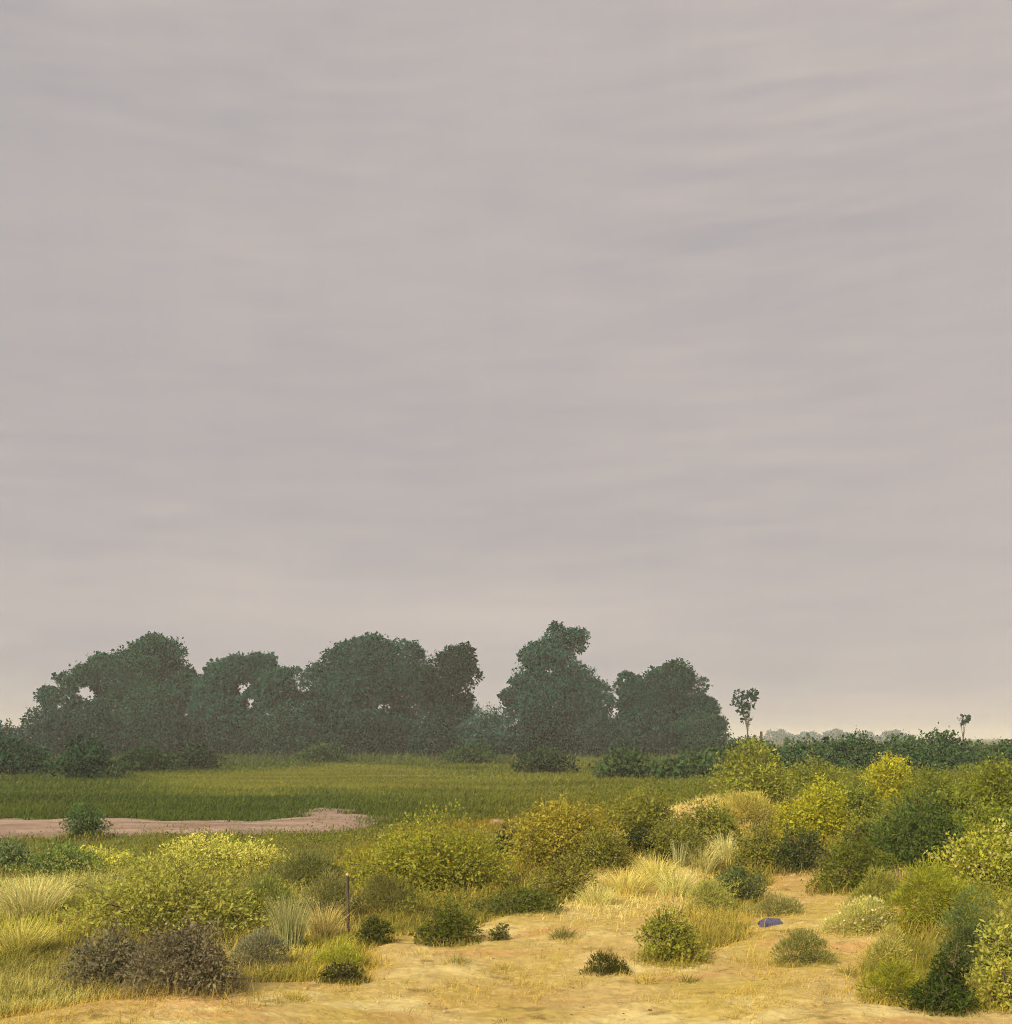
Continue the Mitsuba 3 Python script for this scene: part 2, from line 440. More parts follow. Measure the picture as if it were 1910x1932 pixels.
TY = 195.0
FARG = 'trees standing along the field edge'
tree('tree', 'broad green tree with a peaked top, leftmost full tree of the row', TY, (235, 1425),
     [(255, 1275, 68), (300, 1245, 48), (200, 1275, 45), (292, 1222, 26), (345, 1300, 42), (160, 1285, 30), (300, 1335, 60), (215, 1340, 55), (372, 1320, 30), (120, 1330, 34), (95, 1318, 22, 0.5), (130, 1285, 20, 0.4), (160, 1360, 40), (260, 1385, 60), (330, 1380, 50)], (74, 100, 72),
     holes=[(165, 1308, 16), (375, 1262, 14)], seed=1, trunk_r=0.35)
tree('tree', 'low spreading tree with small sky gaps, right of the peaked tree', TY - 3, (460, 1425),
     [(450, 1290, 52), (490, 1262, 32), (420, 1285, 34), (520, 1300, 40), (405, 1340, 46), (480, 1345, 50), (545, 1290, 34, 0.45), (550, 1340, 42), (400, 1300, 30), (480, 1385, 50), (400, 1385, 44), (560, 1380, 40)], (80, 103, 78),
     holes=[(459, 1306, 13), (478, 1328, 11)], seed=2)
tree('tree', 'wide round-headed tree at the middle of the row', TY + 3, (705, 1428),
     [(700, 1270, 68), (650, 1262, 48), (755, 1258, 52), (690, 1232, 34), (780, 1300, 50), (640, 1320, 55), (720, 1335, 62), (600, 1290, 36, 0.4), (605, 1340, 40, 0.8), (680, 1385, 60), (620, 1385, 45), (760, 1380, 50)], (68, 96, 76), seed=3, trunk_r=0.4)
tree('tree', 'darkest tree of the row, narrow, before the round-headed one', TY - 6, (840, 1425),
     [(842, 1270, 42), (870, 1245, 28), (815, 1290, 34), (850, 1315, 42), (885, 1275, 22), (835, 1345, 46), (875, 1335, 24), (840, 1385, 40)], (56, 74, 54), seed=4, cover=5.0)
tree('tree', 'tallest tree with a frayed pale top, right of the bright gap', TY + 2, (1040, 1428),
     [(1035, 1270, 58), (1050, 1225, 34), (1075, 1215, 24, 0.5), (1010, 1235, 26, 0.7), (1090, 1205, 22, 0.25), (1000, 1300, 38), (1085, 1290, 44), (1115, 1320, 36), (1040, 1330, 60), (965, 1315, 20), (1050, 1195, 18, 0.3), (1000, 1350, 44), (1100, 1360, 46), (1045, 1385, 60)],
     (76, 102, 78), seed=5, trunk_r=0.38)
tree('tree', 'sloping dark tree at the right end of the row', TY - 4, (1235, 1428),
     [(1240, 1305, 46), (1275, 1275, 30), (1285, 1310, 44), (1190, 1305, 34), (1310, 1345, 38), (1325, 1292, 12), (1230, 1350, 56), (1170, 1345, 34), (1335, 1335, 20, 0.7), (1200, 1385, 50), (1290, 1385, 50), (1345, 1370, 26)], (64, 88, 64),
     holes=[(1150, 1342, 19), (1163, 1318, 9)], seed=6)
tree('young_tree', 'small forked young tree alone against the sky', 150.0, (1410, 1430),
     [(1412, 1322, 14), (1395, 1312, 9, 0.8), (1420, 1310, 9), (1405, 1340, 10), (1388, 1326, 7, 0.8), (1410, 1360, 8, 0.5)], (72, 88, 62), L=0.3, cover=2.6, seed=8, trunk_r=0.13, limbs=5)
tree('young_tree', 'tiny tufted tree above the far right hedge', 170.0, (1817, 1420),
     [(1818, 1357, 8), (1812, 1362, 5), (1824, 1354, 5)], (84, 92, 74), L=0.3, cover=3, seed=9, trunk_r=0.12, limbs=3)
# distant wood on the right, sunk in haze
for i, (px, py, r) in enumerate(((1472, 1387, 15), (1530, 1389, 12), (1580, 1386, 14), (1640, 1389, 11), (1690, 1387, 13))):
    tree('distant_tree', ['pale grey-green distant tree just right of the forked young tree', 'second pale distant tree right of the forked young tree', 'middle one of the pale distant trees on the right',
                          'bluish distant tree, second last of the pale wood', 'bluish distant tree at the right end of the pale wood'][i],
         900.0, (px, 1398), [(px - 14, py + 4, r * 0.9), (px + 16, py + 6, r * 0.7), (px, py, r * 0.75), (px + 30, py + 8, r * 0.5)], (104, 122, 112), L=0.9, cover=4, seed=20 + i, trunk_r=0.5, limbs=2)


FEET = []


def shrub(name, label, box, col, L=0.05, kind='leaf', cover=3.0, seed=0, cat='shrub', group=None, Y=None, g=1.15, stems=3, mat='leaf', fleck=None, asp=0.5, lift=0.0, deep=0.75):
    """A bush filling box = (x0, x1, top, foot) of the photograph, standing on the ground at its foot."""
    rg = np.random.default_rng(3000 + seed)
    k = thing(name, label, cat, group)
    x0, x1, yt, yb = box
    if Y is None:
        foot = ground_pt((x0 + x1) / 2, yb)
        foot[1] += 0.15 * (x1 - x0) / upm(foot[1])
        foot[2] = float(gz(foot[0], foot[1]))
    else:
        foot = at((x0 + x1) / 2, yb, Y)
        foot[2] = float(gz(foot[0], foot[1]))
    s = upm(foot[1])
    W, H = (x1 - x0) / s, (yb - yt) / s
    FEET.append((foot[0], foot[1], W, H, *alb(col, 0.95)))
    world = []
    m = int(np.clip(3 + 3.2 * W / H, 4, 9))
    for i in range(m):
        u = (i + 0.5) / m * 2 - 1 + rg.uniform(-0.18, 0.18)
        hgt = H * (1 - 0.55 * abs(u) ** 1.8) * rg.uniform(0.66, 1.0)
        r = min(max(0.30 * W * rg.uniform(0.75, 1.15), 0.2 * H), 0.5 * H + 0.1 * W)
        rz = min(hgt * 0.52, r * 1.25)
        world.append((foot[0] + u * max(W / 2 - r * 0.75, 0), foot[1] + rg.uniform(-0.5, 0.5) * r * deep, foot[2] + hgt - rz * 0.95, r, r * rg.uniform(0.8, 1.1), rz, 1.0))
        if hgt - 2 * rz > 0.05 * H:
            world.append((foot[0] + u * max(W / 2 - r * 0.75, 0) * 0.9, foot[1] + rg.uniform(-0.5, 0.5) * r * deep, foot[2] + (hgt - rz) * 0.45, r * 1.05, r, max(rz, (hgt - rz) * 0.5), 1.0))
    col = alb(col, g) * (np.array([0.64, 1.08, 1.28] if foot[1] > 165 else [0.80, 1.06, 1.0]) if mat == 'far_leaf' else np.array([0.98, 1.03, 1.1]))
    for i in range(stems):
        a = foot + [rg.uniform(-0.22, 0.22) * W, rg.uniform(-0.1, 0.1) * W, -0.03]
        a[2] = float(gz(a[0], a[1])) - 0.03
        e = np.array(world[rg.integers(len(world))][:3])
        mid = (a + e) / 2 + rg.normal(size=3) * 0.05 * H
        part(k, 'stem', mikit.ply(tube(np.array([(1 - t) ** 2 * a + 2 * t * (1 - t) * mid + t * t * e for t in np.linspace(0, 1, 5)]), np.linspace(0.022, 0.008, 5) * max(H, 0.5), 5), 'bark', smooth=40))
    area = W * H * 0.8
    n = int(area / (L * L * asp * 0.5) * cover)
    if kind == 'leaf':
        far = mat == 'far_leaf'
        tw = None if far else []
        v, f, c = crown_leaves(rg, world, n, L, col, asp=asp, shell=0.5, val=0.1 if far else 0.15, soft=0.5 if far else 1.0, twigs=tw)
        if tw:
            tm = [tube(p, np.linspace(0.011, 0.004, 5), 3) for p in tw]
            tv, tf, _ = join([(a, b, a) for a, b in tm])
            part(k, 'twigs', mikit.ply((tv, tf), 'bark'), kind='stuff')
    else:                                            # upright or fanned narrow shoots
        lob = np.array(world)
        pick = rg.integers(0, len(lob), n)
        l = lob[pick]
        u = unit(rg.normal(size=(n, 3)) + [0, 0, 0.35])
        p = l[:, :3] + u * l[:, 3:6] * (0.55 + 0.4 * rg.uniform(0, 1, (n, 1))) * (0.8 + 0.4 * meshkit.fbm(u * 2.4 + l[:, :3], 2, seed=2))[:, None]
        out = unit(u + [0, 0, 0.9 if kind == 'spiky' else 0.3] + rg.normal(size=(n, 3)) * 0.35)
        cl = meshkit.fbm(p / (L * 5), 2, seed=4)[:, None]
        cc = vary(rg, col, n, 0.25, 0.08) * (0.65 + 0.7 * cl)
        v, f, c = leafset(p, out, unit(rg.normal(size=(n, 3))), L * rg.uniform(1.0, 2.4, n), L * asp * 0.55 * rg.uniform(0.7, 1.3, n), np.clip(cc, 0, 0.7), 0.1)
    keep = v[:, 2].reshape(-1, 4).min(1) > gz(v[::4, 0], v[::4, 1]) - 0.03
    idx = np.nonzero(keep)[0]
    v, c = v.reshape(-1, 4, 3)[idx].reshape(-1, 3), c.reshape(-1, 4, 3)[idx].reshape(-1, 3)
    i4 = np.arange(len(idx))[:, None] * 4
    f = np.concatenate([i4 + [[0, 2, 1]], i4 + [[0, 3, 2]]])
    part(k, 'foliage', mikit.ply((v, f), mat, color=c), kind='stuff')
    if fleck is not None:                            # blossom or dead sprigs
        fc, share, fl = fleck
        q = rg.choice(len(idx), int(len(idx) * share))
        pos = v[q * 4 + 2]
        nn = unit(rg.normal(size=(len(q), 3)) + [0, -0.3, 0.7])
        w, ff, wc = leafset(pos, unit(rg.normal(size=(len(q), 3))), nn, fl, fl * 0.8, vary(rg, alb(fc, 0.9), len(q), 0.15, 0.05))
        part(k, 'blossom', mikit.ply((w, ff), mat, color=wc), kind='stuff')
    return k


# the hedge under the trees (left) and the one running on to the right
HL = [((-70, 50, 1342, 1440), (64, 88, 74), 'blue-green hedge shrub cut by the left edge of the picture'),
      ((20, 150, 1326, 1440), (62, 84, 70), 'blue-green hedge shrub below the pale sky gap at far left'),
      ((120, 260, 1322, 1442), (54, 74, 60), 'dark hedge shrub under the peaked tree'),
      ((220, 340, 1335, 1444), (60, 78, 56), 'green hedge shrub right under the peak of the leftmost full tree'),
      ((290, 410, 1350, 1446), (60, 66, 50), 'very dark hedge shrub at the left end of the light strip'),
      ((370, 490, 1340, 1436), (62, 74, 54), 'dark green hedge shrub under the low spreading tree'),
      ((460, 610, 1325, 1430), (74, 88, 66), 'airy grey-green hedge shrub between low spreading and round-headed trees'),
      ((580, 700, 1338, 1425), (56, 70, 52), 'dark hedge shrub at the left foot of the round-headed tree'),
      ((650, 800, 1325, 1412), (48, 58, 42), 'nearly black shrub under the round-headed tree'),
      ((770, 880, 1340, 1418), (60, 74, 54), 'dull green hedge shrub under the darkest tree'),
      ((835, 1000, 1316, 1420), (84, 100, 80), 'grey-green hedge shrub below the bright gap between trees'),
      ((945, 1090, 1318, 1425), (54, 64, 48), 'large blackish green shrub under the tallest tree'),
      ((1060, 1205, 1326, 1430), (66, 76, 58), 'grey-green hedge shrub under the gap left of the sloping tree'),
      ((1160, 1300, 1330, 1440), (70, 80, 62), 'grey-green hedge shrub under the sloping tree'),
      ((1260, 1390, 1352, 1445), (74, 88, 64), 'green hedge shrub at the right foot of the sloping tree')]
HF = [((-60, 110, 1388, 1462), (62, 84, 60), 'deep green shrub before the hedge at the left edge of the picture'),
      ((90, 230, 1392, 1470), (58, 80, 56), 'deep green shrub before the hedge, above the gap in the track'),
      ((210, 330, 1398, 1456), (64, 82, 52), 'green shrub before the hedge at the left tip of the light strip'),
      ((310, 420, 1400, 1452), (62, 72, 52), 'dark shrub standing before the hedge above the light strip'),
      ((560, 660, 1398, 1440), (78, 90, 52), 'olive green shrub before the hedge left of the near black one'),
      ((830, 950, 1396, 1442), (76, 88, 52), 'olive green shrub before the hedge under the bright gap'),
      ((970, 1090, 1398, 1458), (66, 72, 50), 'dark shrub before the hedge under the tallest tree'),
      ((1110, 1260, 1402, 1470), (84, 94, 58), 'dull green shrub before the hedge under the sloping tree'),
      ((1230, 1370, 1408, 1474), (86, 98, 60), 'dull green shrub before the hedge right of the sloping tree')]
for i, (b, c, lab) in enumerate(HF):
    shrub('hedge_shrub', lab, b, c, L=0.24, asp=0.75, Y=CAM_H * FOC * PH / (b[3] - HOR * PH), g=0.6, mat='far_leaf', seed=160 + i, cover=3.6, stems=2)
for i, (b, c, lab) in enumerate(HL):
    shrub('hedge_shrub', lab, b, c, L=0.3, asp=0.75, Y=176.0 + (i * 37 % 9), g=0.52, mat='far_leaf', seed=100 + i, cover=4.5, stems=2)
HR = [((1320, 1510, 1384, 1474), (86, 98, 58), 'green hedge shrub under the forked young tree'),
      ((1420, 1610, 1386, 1474), (82, 96, 62), 'hedge shrub in front of the pale distant wood, right of the post'),
      ((1510, 1700, 1387, 1474), (80, 94, 60), 'low hedge shrub in the dip of the right hedge'),
      ((1600, 1790, 1385, 1474), (86, 102, 64), 'lighter hedge shrub left of the tiny tufted tree'),
      ((1690, 1880, 1376, 1474), (80, 97, 58), 'rounded hedge shrub right under the tiny tufted tree'),
      ((1800, 2010, 1385, 1474), (84, 98, 60), 'hedge shrub cut by the right edge of the picture')]
for i, (b, c, lab) in enumerate(HR):
    shrub('hedge_shrub', lab, b, c, L=0.2, asp=0.75, Y=88.0 + (i * 29 % 7), g=0.62, mat='far_leaf', seed=130 + i, cover=4.5, stems=2)

NEAR = [
    # box, colour, leaf, kind, label, extra
    ((118, 196, 1496, 1586), (82, 98, 56), 0.07, 'leaf', 'dark upright bush overlapping the earth track at left', {}),
    ((-30, 60, 1575, 1650), (112, 122, 78), 0.06, 'leaf', 'grey-green bush at the left edge below the track', {}),
    ((85, 255, 1594, 1646), (196, 192, 84), 0.055, 'leaf', 'flat bright yellow-green bush below the left part of the track', {}),
    ((278, 530, 1572, 1648), (190, 178, 84), 0.055, 'leaf', 'long bright yellow-green bush below the middle of the track', {}),
    ((500, 640, 1600, 1680), (112, 110, 58), 0.05, 'spiky', 'dull olive bush between the bright long bush and the ochre mound', {}),
    ((150, 500, 1620, 1775), (146, 138, 62), 0.05, 'leaf', 'large olive-green bush behind the brown one at lower left', {}),
    ((105, 300, 1750, 1872), (112, 102, 76), 0.04, 'leaf', 'dark grey-brown bush at lower left, left half of the brown clump', {}),
    ((240, 440, 1720, 1885), (112, 100, 76), 0.04, 'leaf', 'dark grey-brown bush with a raised top at lower left', {}),
    ((430, 545, 1740, 1830), (128, 120, 88), 0.035, 'spiky', 'small grey-brown bush right of the dark brown clump', {}),
    ((665, 965, 1535, 1690), (140, 134, 48), 0.05, 'leaf', 'big ochre-green dome-shaped bush in the middle', {'fleck': ((180, 152, 66), 0.05, 0.05)}),
    ((960, 1170, 1480, 1640), (148, 132, 50), 0.06, 'leaf', 'tall ochre bush right of the dome-shaped one', {'fleck': ((180, 150, 62), 0.05, 0.06)}),
    ((935, 990, 1545, 1615), (70, 76, 44), 0.05, 'leaf', 'small dark green bush between the two ochre bushes', {}),
    ((1150, 1290, 1490, 1610), (118, 112, 46), 0.06, 'leaf', 'olive bush right of the tall ochre bush', {}),
    ((1180, 1245, 1555, 1622), (66, 72, 40), 0.045, 'leaf', 'dark bush above the top of the yellow sand bank', {}),
    ((1290, 1390, 1510, 1600), (120, 118, 48), 0.055, 'leaf', 'mid-green bush behind the pale stalks', {}),
    ((1365, 1490, 1428, 1545), (140, 136, 58), 0.07, 'leaf', 'pointed light olive bush below the hedge near the post', {}),
    ((1355, 1460, 1505, 1570), (176, 156, 78), 0.055, 'spiky', 'straw-yellow bush before the pointed olive one', {}),
    ((1480, 1605, 1470, 1590), (164, 156, 46), 0.055, 'leaf', 'bright yellow flowering bush on the right', {'fleck': ((204, 178, 60), 0.12, 0.05)}),
    ((1470, 1560, 1560, 1650), (74, 80, 46), 0.05, 'leaf', 'dark green bush right under the yellow flowering one', {}),
    ((1590, 1700, 1510, 1640), (122, 122, 52), 0.055, 'leaf', 'olive bush right of the yellow flowering one', {}),
    ((1640, 1730, 1430, 1520), (164, 154, 44), 0.07, 'leaf', 'light yellow-green bush rising to the right hedge', {'fleck': ((190, 175, 60), 0.1, 0.08)}),
    ((1710, 1840, 1450, 1570), (112, 114, 44), 0.065, 'leaf', 'olive-green bush behind the dark bush on the right', {}),
    ((1820, 1990, 1430, 1570), (116, 116, 40), 0.065, 'leaf', 'olive-green bush at the right edge just below the hedge', {}),
    ((1660, 1830, 1490, 1655), (82, 94, 44), 0.055, 'leaf', 'dark green bush in the middle of the right-hand slope', {}),
    ((1560, 1700, 1590, 1690), (96, 98, 36), 0.05, 'leaf', 'dark olive bush above the white-flowered patch', {}),
    ((1790, 1960, 1560, 1690), (152, 146, 52), 0.05, 'leaf', 'yellow-green bush at the right edge, pale patch on it', {'fleck': ((205, 190, 125), 0.06, 0.07)}),
    ((1690, 1850, 1610, 1760), (140, 136, 44), 0.045, 'fan', 'fan-shaped green bush with fine shoots on the right', {}),
    ((1790, 1880, 1650, 1850), (96, 104, 58), 0.04, 'fan', 'tall dull green bush behind the darkest bush at lower right', {}),
    ((1850, 1980, 1690, 1880), (150, 144, 64), 0.045, 'leaf', 'light green bush at the lower right edge', {}),
    ((1750, 1835, 1770, 1912), (56, 66, 26), 0.035, 'leaf', 'narrow pointed dark green bush at lower right', {}),
    ((1715, 1850, 1835, 1922), (62, 72, 30), 0.03, 'leaf', 'low dark green bush in the lower right corner', {}),
    ((1635, 1740, 1800, 1900), (136, 130, 42), 0.035, 'fan', 'yellow-green spreading bush left of the darkest one at lower right', {}),
    ((790, 900, 1690, 1790), (88, 90, 36), 0.04, 'leaf', 'wedge-shaped dark green bush on the sand bank left of centre', {}),
    ((900, 1060, 1665, 1730), (86, 90, 38), 0.04, 'leaf', 'low dark green bush under the tall ochre bush', {}),
    ((920, 965, 1735, 1785), (98, 94, 46), 0.035, 'leaf', 'small round bush alone on the sand, right of the wedge-shaped one', {}),
    ((675, 740, 1715, 1790), (78, 80, 34), 0.035, 'leaf', 'small upright dark bush right of the wooden stake', {}),
    ((600, 695, 1815, 1862), (72, 74, 34), 0.03, 'leaf', 'low dark bush on the sand below the stake', {}),
    ((590, 690, 1780, 1830), (150, 144, 52), 0.035, 'spiky', 'low yellow-green bush just above the dark one below the stake', {}),
    ((1100, 1190, 1795, 1850), (72, 70, 26), 0.03, 'spiky', 'little dark bush alone on the sand at bottom centre', {}),
    ((1205, 1330, 1700, 1825), (138, 132, 52), 0.04, 'leaf', 'olive bush standing on the foot of the sand bank', {}),
    ((1345, 1445, 1625, 1705), (86, 94, 54), 0.04, 'leaf', 'grey-green dark bush right of the sand bank', {}),
    ((1300, 1385, 1650, 1725), (158, 150, 76), 0.04, 'spiky', 'pale olive bush on the top of the sand bank', {}),
    ((1460, 1580, 1745, 1830), (128, 122, 66), 0.035, 'spiky', 'dull green low bush below the blue stone', {}),
    ((1420, 1520, 1685, 1735), (132, 124, 72), 0.035, 'spiky', 'dull low bush above the blue stone', {}),
    ((1470, 1600, 1432, 1520), (128, 126, 52), 0.07, 'leaf', 'olive bush behind the yellow flowering one, near the hedge', {}),
    ((1575, 1665, 1470, 1560), (122, 124, 50), 0.065, 'leaf', 'rounded olive bush left of the light yellow-green one', {}),
    ((1840, 1990, 1500, 1640), (120, 124, 44), 0.06, 'leaf', 'olive bush at the right edge above the yellow-green one', {}),
    ((1745, 1860, 1530, 1640), (134, 134, 48), 0.055, 'leaf', 'yellowish bush right of the dark one on the right-hand slope', {}),
    ((1610, 1710, 1640, 1715), (140, 132, 60), 0.045, 'spiky', 'straw-green bush right above the cream flowers', {}),
    ((1080, 1190, 1570, 1648), (124, 118, 50), 0.045, 'leaf', 'dull olive bush behind the upper end of the sand bank', {}),
    ((1000, 1125, 1615, 1705), (128, 120, 50), 0.045, 'leaf', 'brownish olive bush at the foot of the tall ochre one', {}),
    ((1225, 1335, 1555, 1635), (118, 114, 50), 0.05, 'leaf', 'olive bush beside the pale stalks, before the mid-green one', {}),
    ((1400, 1490, 1560, 1645), (126, 120, 52), 0.05, 'leaf', 'olive bush left of the dark one under the yellow flowers', {}),
    ((435, 560, 1640, 1745), (128, 128, 60), 0.045, 'spiky', 'olive grassy bush left of the reeds', {}),
    ((560, 665, 1640, 1745), (124, 116, 66), 0.04, 'spiky', 'brownish grassy bush just left of the wooden stake', {}),
    ((670, 790, 1640, 1730), (118, 110, 58), 0.045, 'spiky', 'dull brownish bush at the foot of the dome-shaped one', {}),
    ((40, 180, 1585, 1655), (112, 124, 64), 0.055, 'leaf', 'green bush behind the flat bright one at left', {}),
    ((1860, 1990, 1790, 1915), (156, 146, 58), 0.04, 'leaf', 'yellow-green bush in the extreme lower right corner', {}),
    ((1640, 1720, 1745, 1830), (176, 160, 84), 0.035, 'spiky', 'pale straw bush left of the fan-shaped green one', {}),
    ((1570, 1690, 1690, 1770), (176, 164, 88), 0.035, 'spiky', 'pale yellow bush with a few cream flowers on the right', {'fleck': ((226, 212, 160), 0.04, 0.045)}),
]
for i, (b, c, L, kd, lab, ex) in enumerate(NEAR):
    gw, gh = (0.30, 0.14) if b[0] > 960 and b[3] < 1700 else (0.12, 0.06)
    gw = 0.0 if b[2] > 1730 and b[0] < 1600 else gw
    b = (b[0] - gw / 2 * (b[1] - b[0]), b[1] + gw / 2 * (b[1] - b[0]), b[2] - gh * (b[3] - b[2]), b[3])
    shrub('bush', lab, b, c, L=L, kind=kd, seed=200 + i, cat='bush', cover=2.6, **ex)


def tussock(label, px, py, w, h, col, n=260, name='grass_tussock', lean=1.1, width=0.012, seed=0, group=None, cat='grass tussock'):
    rg = np.random.default_rng(5000 + seed)
    k = thing(name, label, cat, group)
    f = ground_pt(px, py)
    s = upm(f[1])
    W, H = w / s, h / s
    a, r = rg.uniform(0, 2 * math.pi, n), rg.uniform(0, 1, n) ** 0.7
    b = np.stack([f[0] + np.cos(a) * r * W * 0.28, f[1] + np.sin(a) * r * W * 0.28, np.zeros(n)], 1)
    b[:, 2] = gz(b[:, 0], b[:, 1]) - 0.01
    v, fc, c = blades(b, H * rg.uniform(0.6, 1.15, n), width * rg.uniform(0.6, 1.4, n), lean * (0.25 + 0.75 * r) * rg.uniform(0.6, 1.3, n), a + rg.normal(0, 0.4, n), vary(rg, alb(col, 0.85), n), 4)
    scene[k] = mikit.ply((v, fc), 'blade', color=c)
    return k


TUS = [
    ('big cream-yellow grass tussock at the left edge', 60, 1725, 190, 75, (215, 200, 130), 700, 1.2, 0.014),
    ('pale yellow grass tussock in the lower left, left of the brown clump', 40, 1800, 150, 70, (208, 192, 105), 600, 1.2, 0.013),
    ('pale grey-green reed tussock left of the wooden stake', 545, 1790, 90, 110, (180, 172, 116), 340, 0.5, 0.012),
    ('straw-coloured tussock between the reeds and the stake', 610, 1775, 90, 75, (205, 182, 112), 360, 0.9, 0.012),
    ('cream grass tussock on the crest of the sand bank', 1370, 1625, 80, 55, (240, 216, 136), 320, 0.8, 0.015),
    ('pale upright stalks left of the sand bank crest', 1280, 1640, 46, 58, (200, 192, 140), 70, 0.35, 0.014),
    ('yellow grass tussock low on the sand bank', 1180, 1690, 120, 60, (230, 204, 118), 420, 1.2, 0.013),
    ('long yellow grass tussock in the middle of the sand bank', 1240, 1670, 110, 65, (232, 206, 116), 420, 1.2, 0.013),
    ('cream tussock high on the sand bank, left of its crest', 1320, 1640, 100, 60, (240, 218, 140), 420, 1.1, 0.014),
    ('cream tussock at the low left end of the sand bank', 1125, 1712, 100, 50, (236, 210, 130), 380, 1.2, 0.013),
    ('broad cream tussock halfway up the sand bank', 1275, 1690, 110, 60, (238, 214, 132), 420, 1.2, 0.013),
    ('pale yellow tussock on top of the low dark green bush', 930, 1672, 90, 35, (205, 178, 98), 260, 1.2, 0.012),
    ('straw tussock beside the dull low bush right of centre', 1560, 1680, 90, 48, (216, 190, 110), 300, 1.1, 0.013),
    ('pinkish straw tussock on the edge of the right-hand slope', 1700, 1690, 70, 60, (200, 172, 115), 260, 1.0, 0.013),
    ('short dark tussock at the bottom edge of the picture', 955, 1938, 90, 18, (80, 60, 42), 90, 1.4, 0.010),
    ('small brown tussock low in the sand right of centre', 1440, 1905, 60, 16, (120, 92, 58), 70, 1.4, 0.009),
    ('brown tussock beside the path near the lower right bushes', 1560, 1905, 70, 18, (124, 98, 56), 90, 1.4, 0.009),
    ('thin olive tussock on bare sand in the bottom middle', 1090, 1868, 70, 26, (150, 132, 62), 80, 1.2, 0.009),
    ('olive tussock low at the left of the sandy path', 60, 1880, 110, 28, (150, 138, 80), 150, 1.3, 0.009),
]
for i, (lab, px, py, w, h, c, n, le, wd) in enumerate(TUS):
    tussock(lab, px, py, w, h, c, n, lean=le, width=wd, seed=i)


# ------------------------------------------------------------------ grass
rng = np.random.default_rng(7)
# patches of different growth: centre and half sizes in the photograph, colour, height factor
ZONES = [
    (80, 1700, 110, 55, (205, 195, 120), 1.2), (60, 1770, 90, 35, (190, 180, 80), 1.0), (150, 1620, 120, 30, (120, 125, 65), 1.0), (40, 1610, 80, 30, (110, 115, 70), 1.0),
    (400, 1660, 130, 50, (140, 145, 62), 1.2), (280, 1700, 100, 40, (165, 160, 85), 1.2), (540, 1650, 60, 50, (130, 125, 75), 1.3), (550, 1750, 70, 50, (195, 180, 105), 1.2),
    (620, 1610, 60, 40, (105, 105, 55), 1.0), (690, 1700, 90, 35, (125, 115, 70), 0.9), (620, 1800, 90, 30, (175, 165, 65), 1.0), (800, 1620, 120, 60, (145, 130, 45), 1.0),
    (900, 1560, 90, 25, (150, 120, 50), 0.9), (1080, 1560, 120, 70, (150, 125, 48), 1.1), (1020, 1680, 110, 40, (115, 110, 45), 0.9), (1200, 1560, 100, 60, (115, 110, 45), 1.0),
    (1260, 1680, 120, 60, (205, 175, 95), 1.1), (1370, 1610, 60, 30, (205, 185, 110), 1.1), (1330, 1720, 70, 50, (160, 150, 70), 1.0), (1420, 1500, 90, 40, (135, 130, 55), 1.0),
    (1540, 1560, 90, 50, (150, 145, 45), 1.0), (1620, 1620, 110, 50, (110, 110, 45), 1.0), (1540, 1690, 70, 40, (180, 160, 90), 1.0), (1520, 1770, 90, 40, (140, 130, 70), 0.9),
    (1650, 1740, 90, 50, (190, 165, 95), 1.0), (1800, 1560, 130, 80, (115, 120, 45), 1.1), (1860, 1700, 90, 80, (155, 150, 60), 1.1), (1700, 1860, 80, 60, (130, 125, 45), 1.0),
    (300, 1800, 120, 60, (130, 118, 70), 1.0), (60, 1880, 120, 50, (190, 176, 100), 0.9), (180, 1890, 90, 30, (196, 182, 108), 0.7), (600, 1760, 70, 40, (205, 182, 108), 1.1), (500, 1810, 90, 35, (200, 178, 92), 0.9), (640, 1840, 70, 25, (190, 165, 75), 0.8), (1860, 1900, 90, 40, (160, 150, 80), 0.9),
]
zc = np.array([flat(z[0], z[1]) for z in ZONES])
zr = np.array([[z[2] / upm(c[1]), abs(flat(z[0], max(z[1] - z[3], 1420))[1] - flat(z[0], z[1] + z[3])[1]) / 2] for z, c in zip(ZONES, zc)])
zcol = np.array([alb(z[4], 0.95) for z in ZONES])
zh = np.array([z[5] for z in ZONES])


def growth(x, y):
    """Colour and height factor of what grows at x, y."""
    wx = x + (n2(x, y, 0.8, 61) - 0.5) * 2.2
    wy = y + (n2(x, y, 0.6, 67) - 0.5) * 3.5
    near = np.clip((y - 24) / 22, 0, 1)[:, None]
    k = n2(x, y, 0.35, 71)[:, None]
    base = (alb((150, 138, 66), 0.95) * k + alb((122, 118, 52), 0.95) * (1 - k)) * (1 - near) + (alb((84, 95, 46), 0.85) * (1 - k) + alb((104, 112, 50), 0.85) * k) * near
    d = (((wx[:, None] - zc[:, 0]) / zr[:, 0]) ** 2 + ((wy[:, None] - zc[:, 1]) / zr[:, 1]) ** 2)
    w = np.exp(-1.3 * d ** 1.5)
    tot = w.sum(1, keepdims=True)
    col = (w @ zcol + base * 0.25) / (tot + 0.25)
    h = (w @ zh + 0.25) / (tot[:, 0] + 0.25)
    return col, h


def scatter(n, p0, p1, margin=70):
    py = rng.uniform(p0, p1, n)
    Y = CAM_H * FOC * PH / (py - HOR * PH)
    px = rng.uniform(-margin, PW + margin, n)
    return (px - PW / 2) / PH / FOC * Y, Y


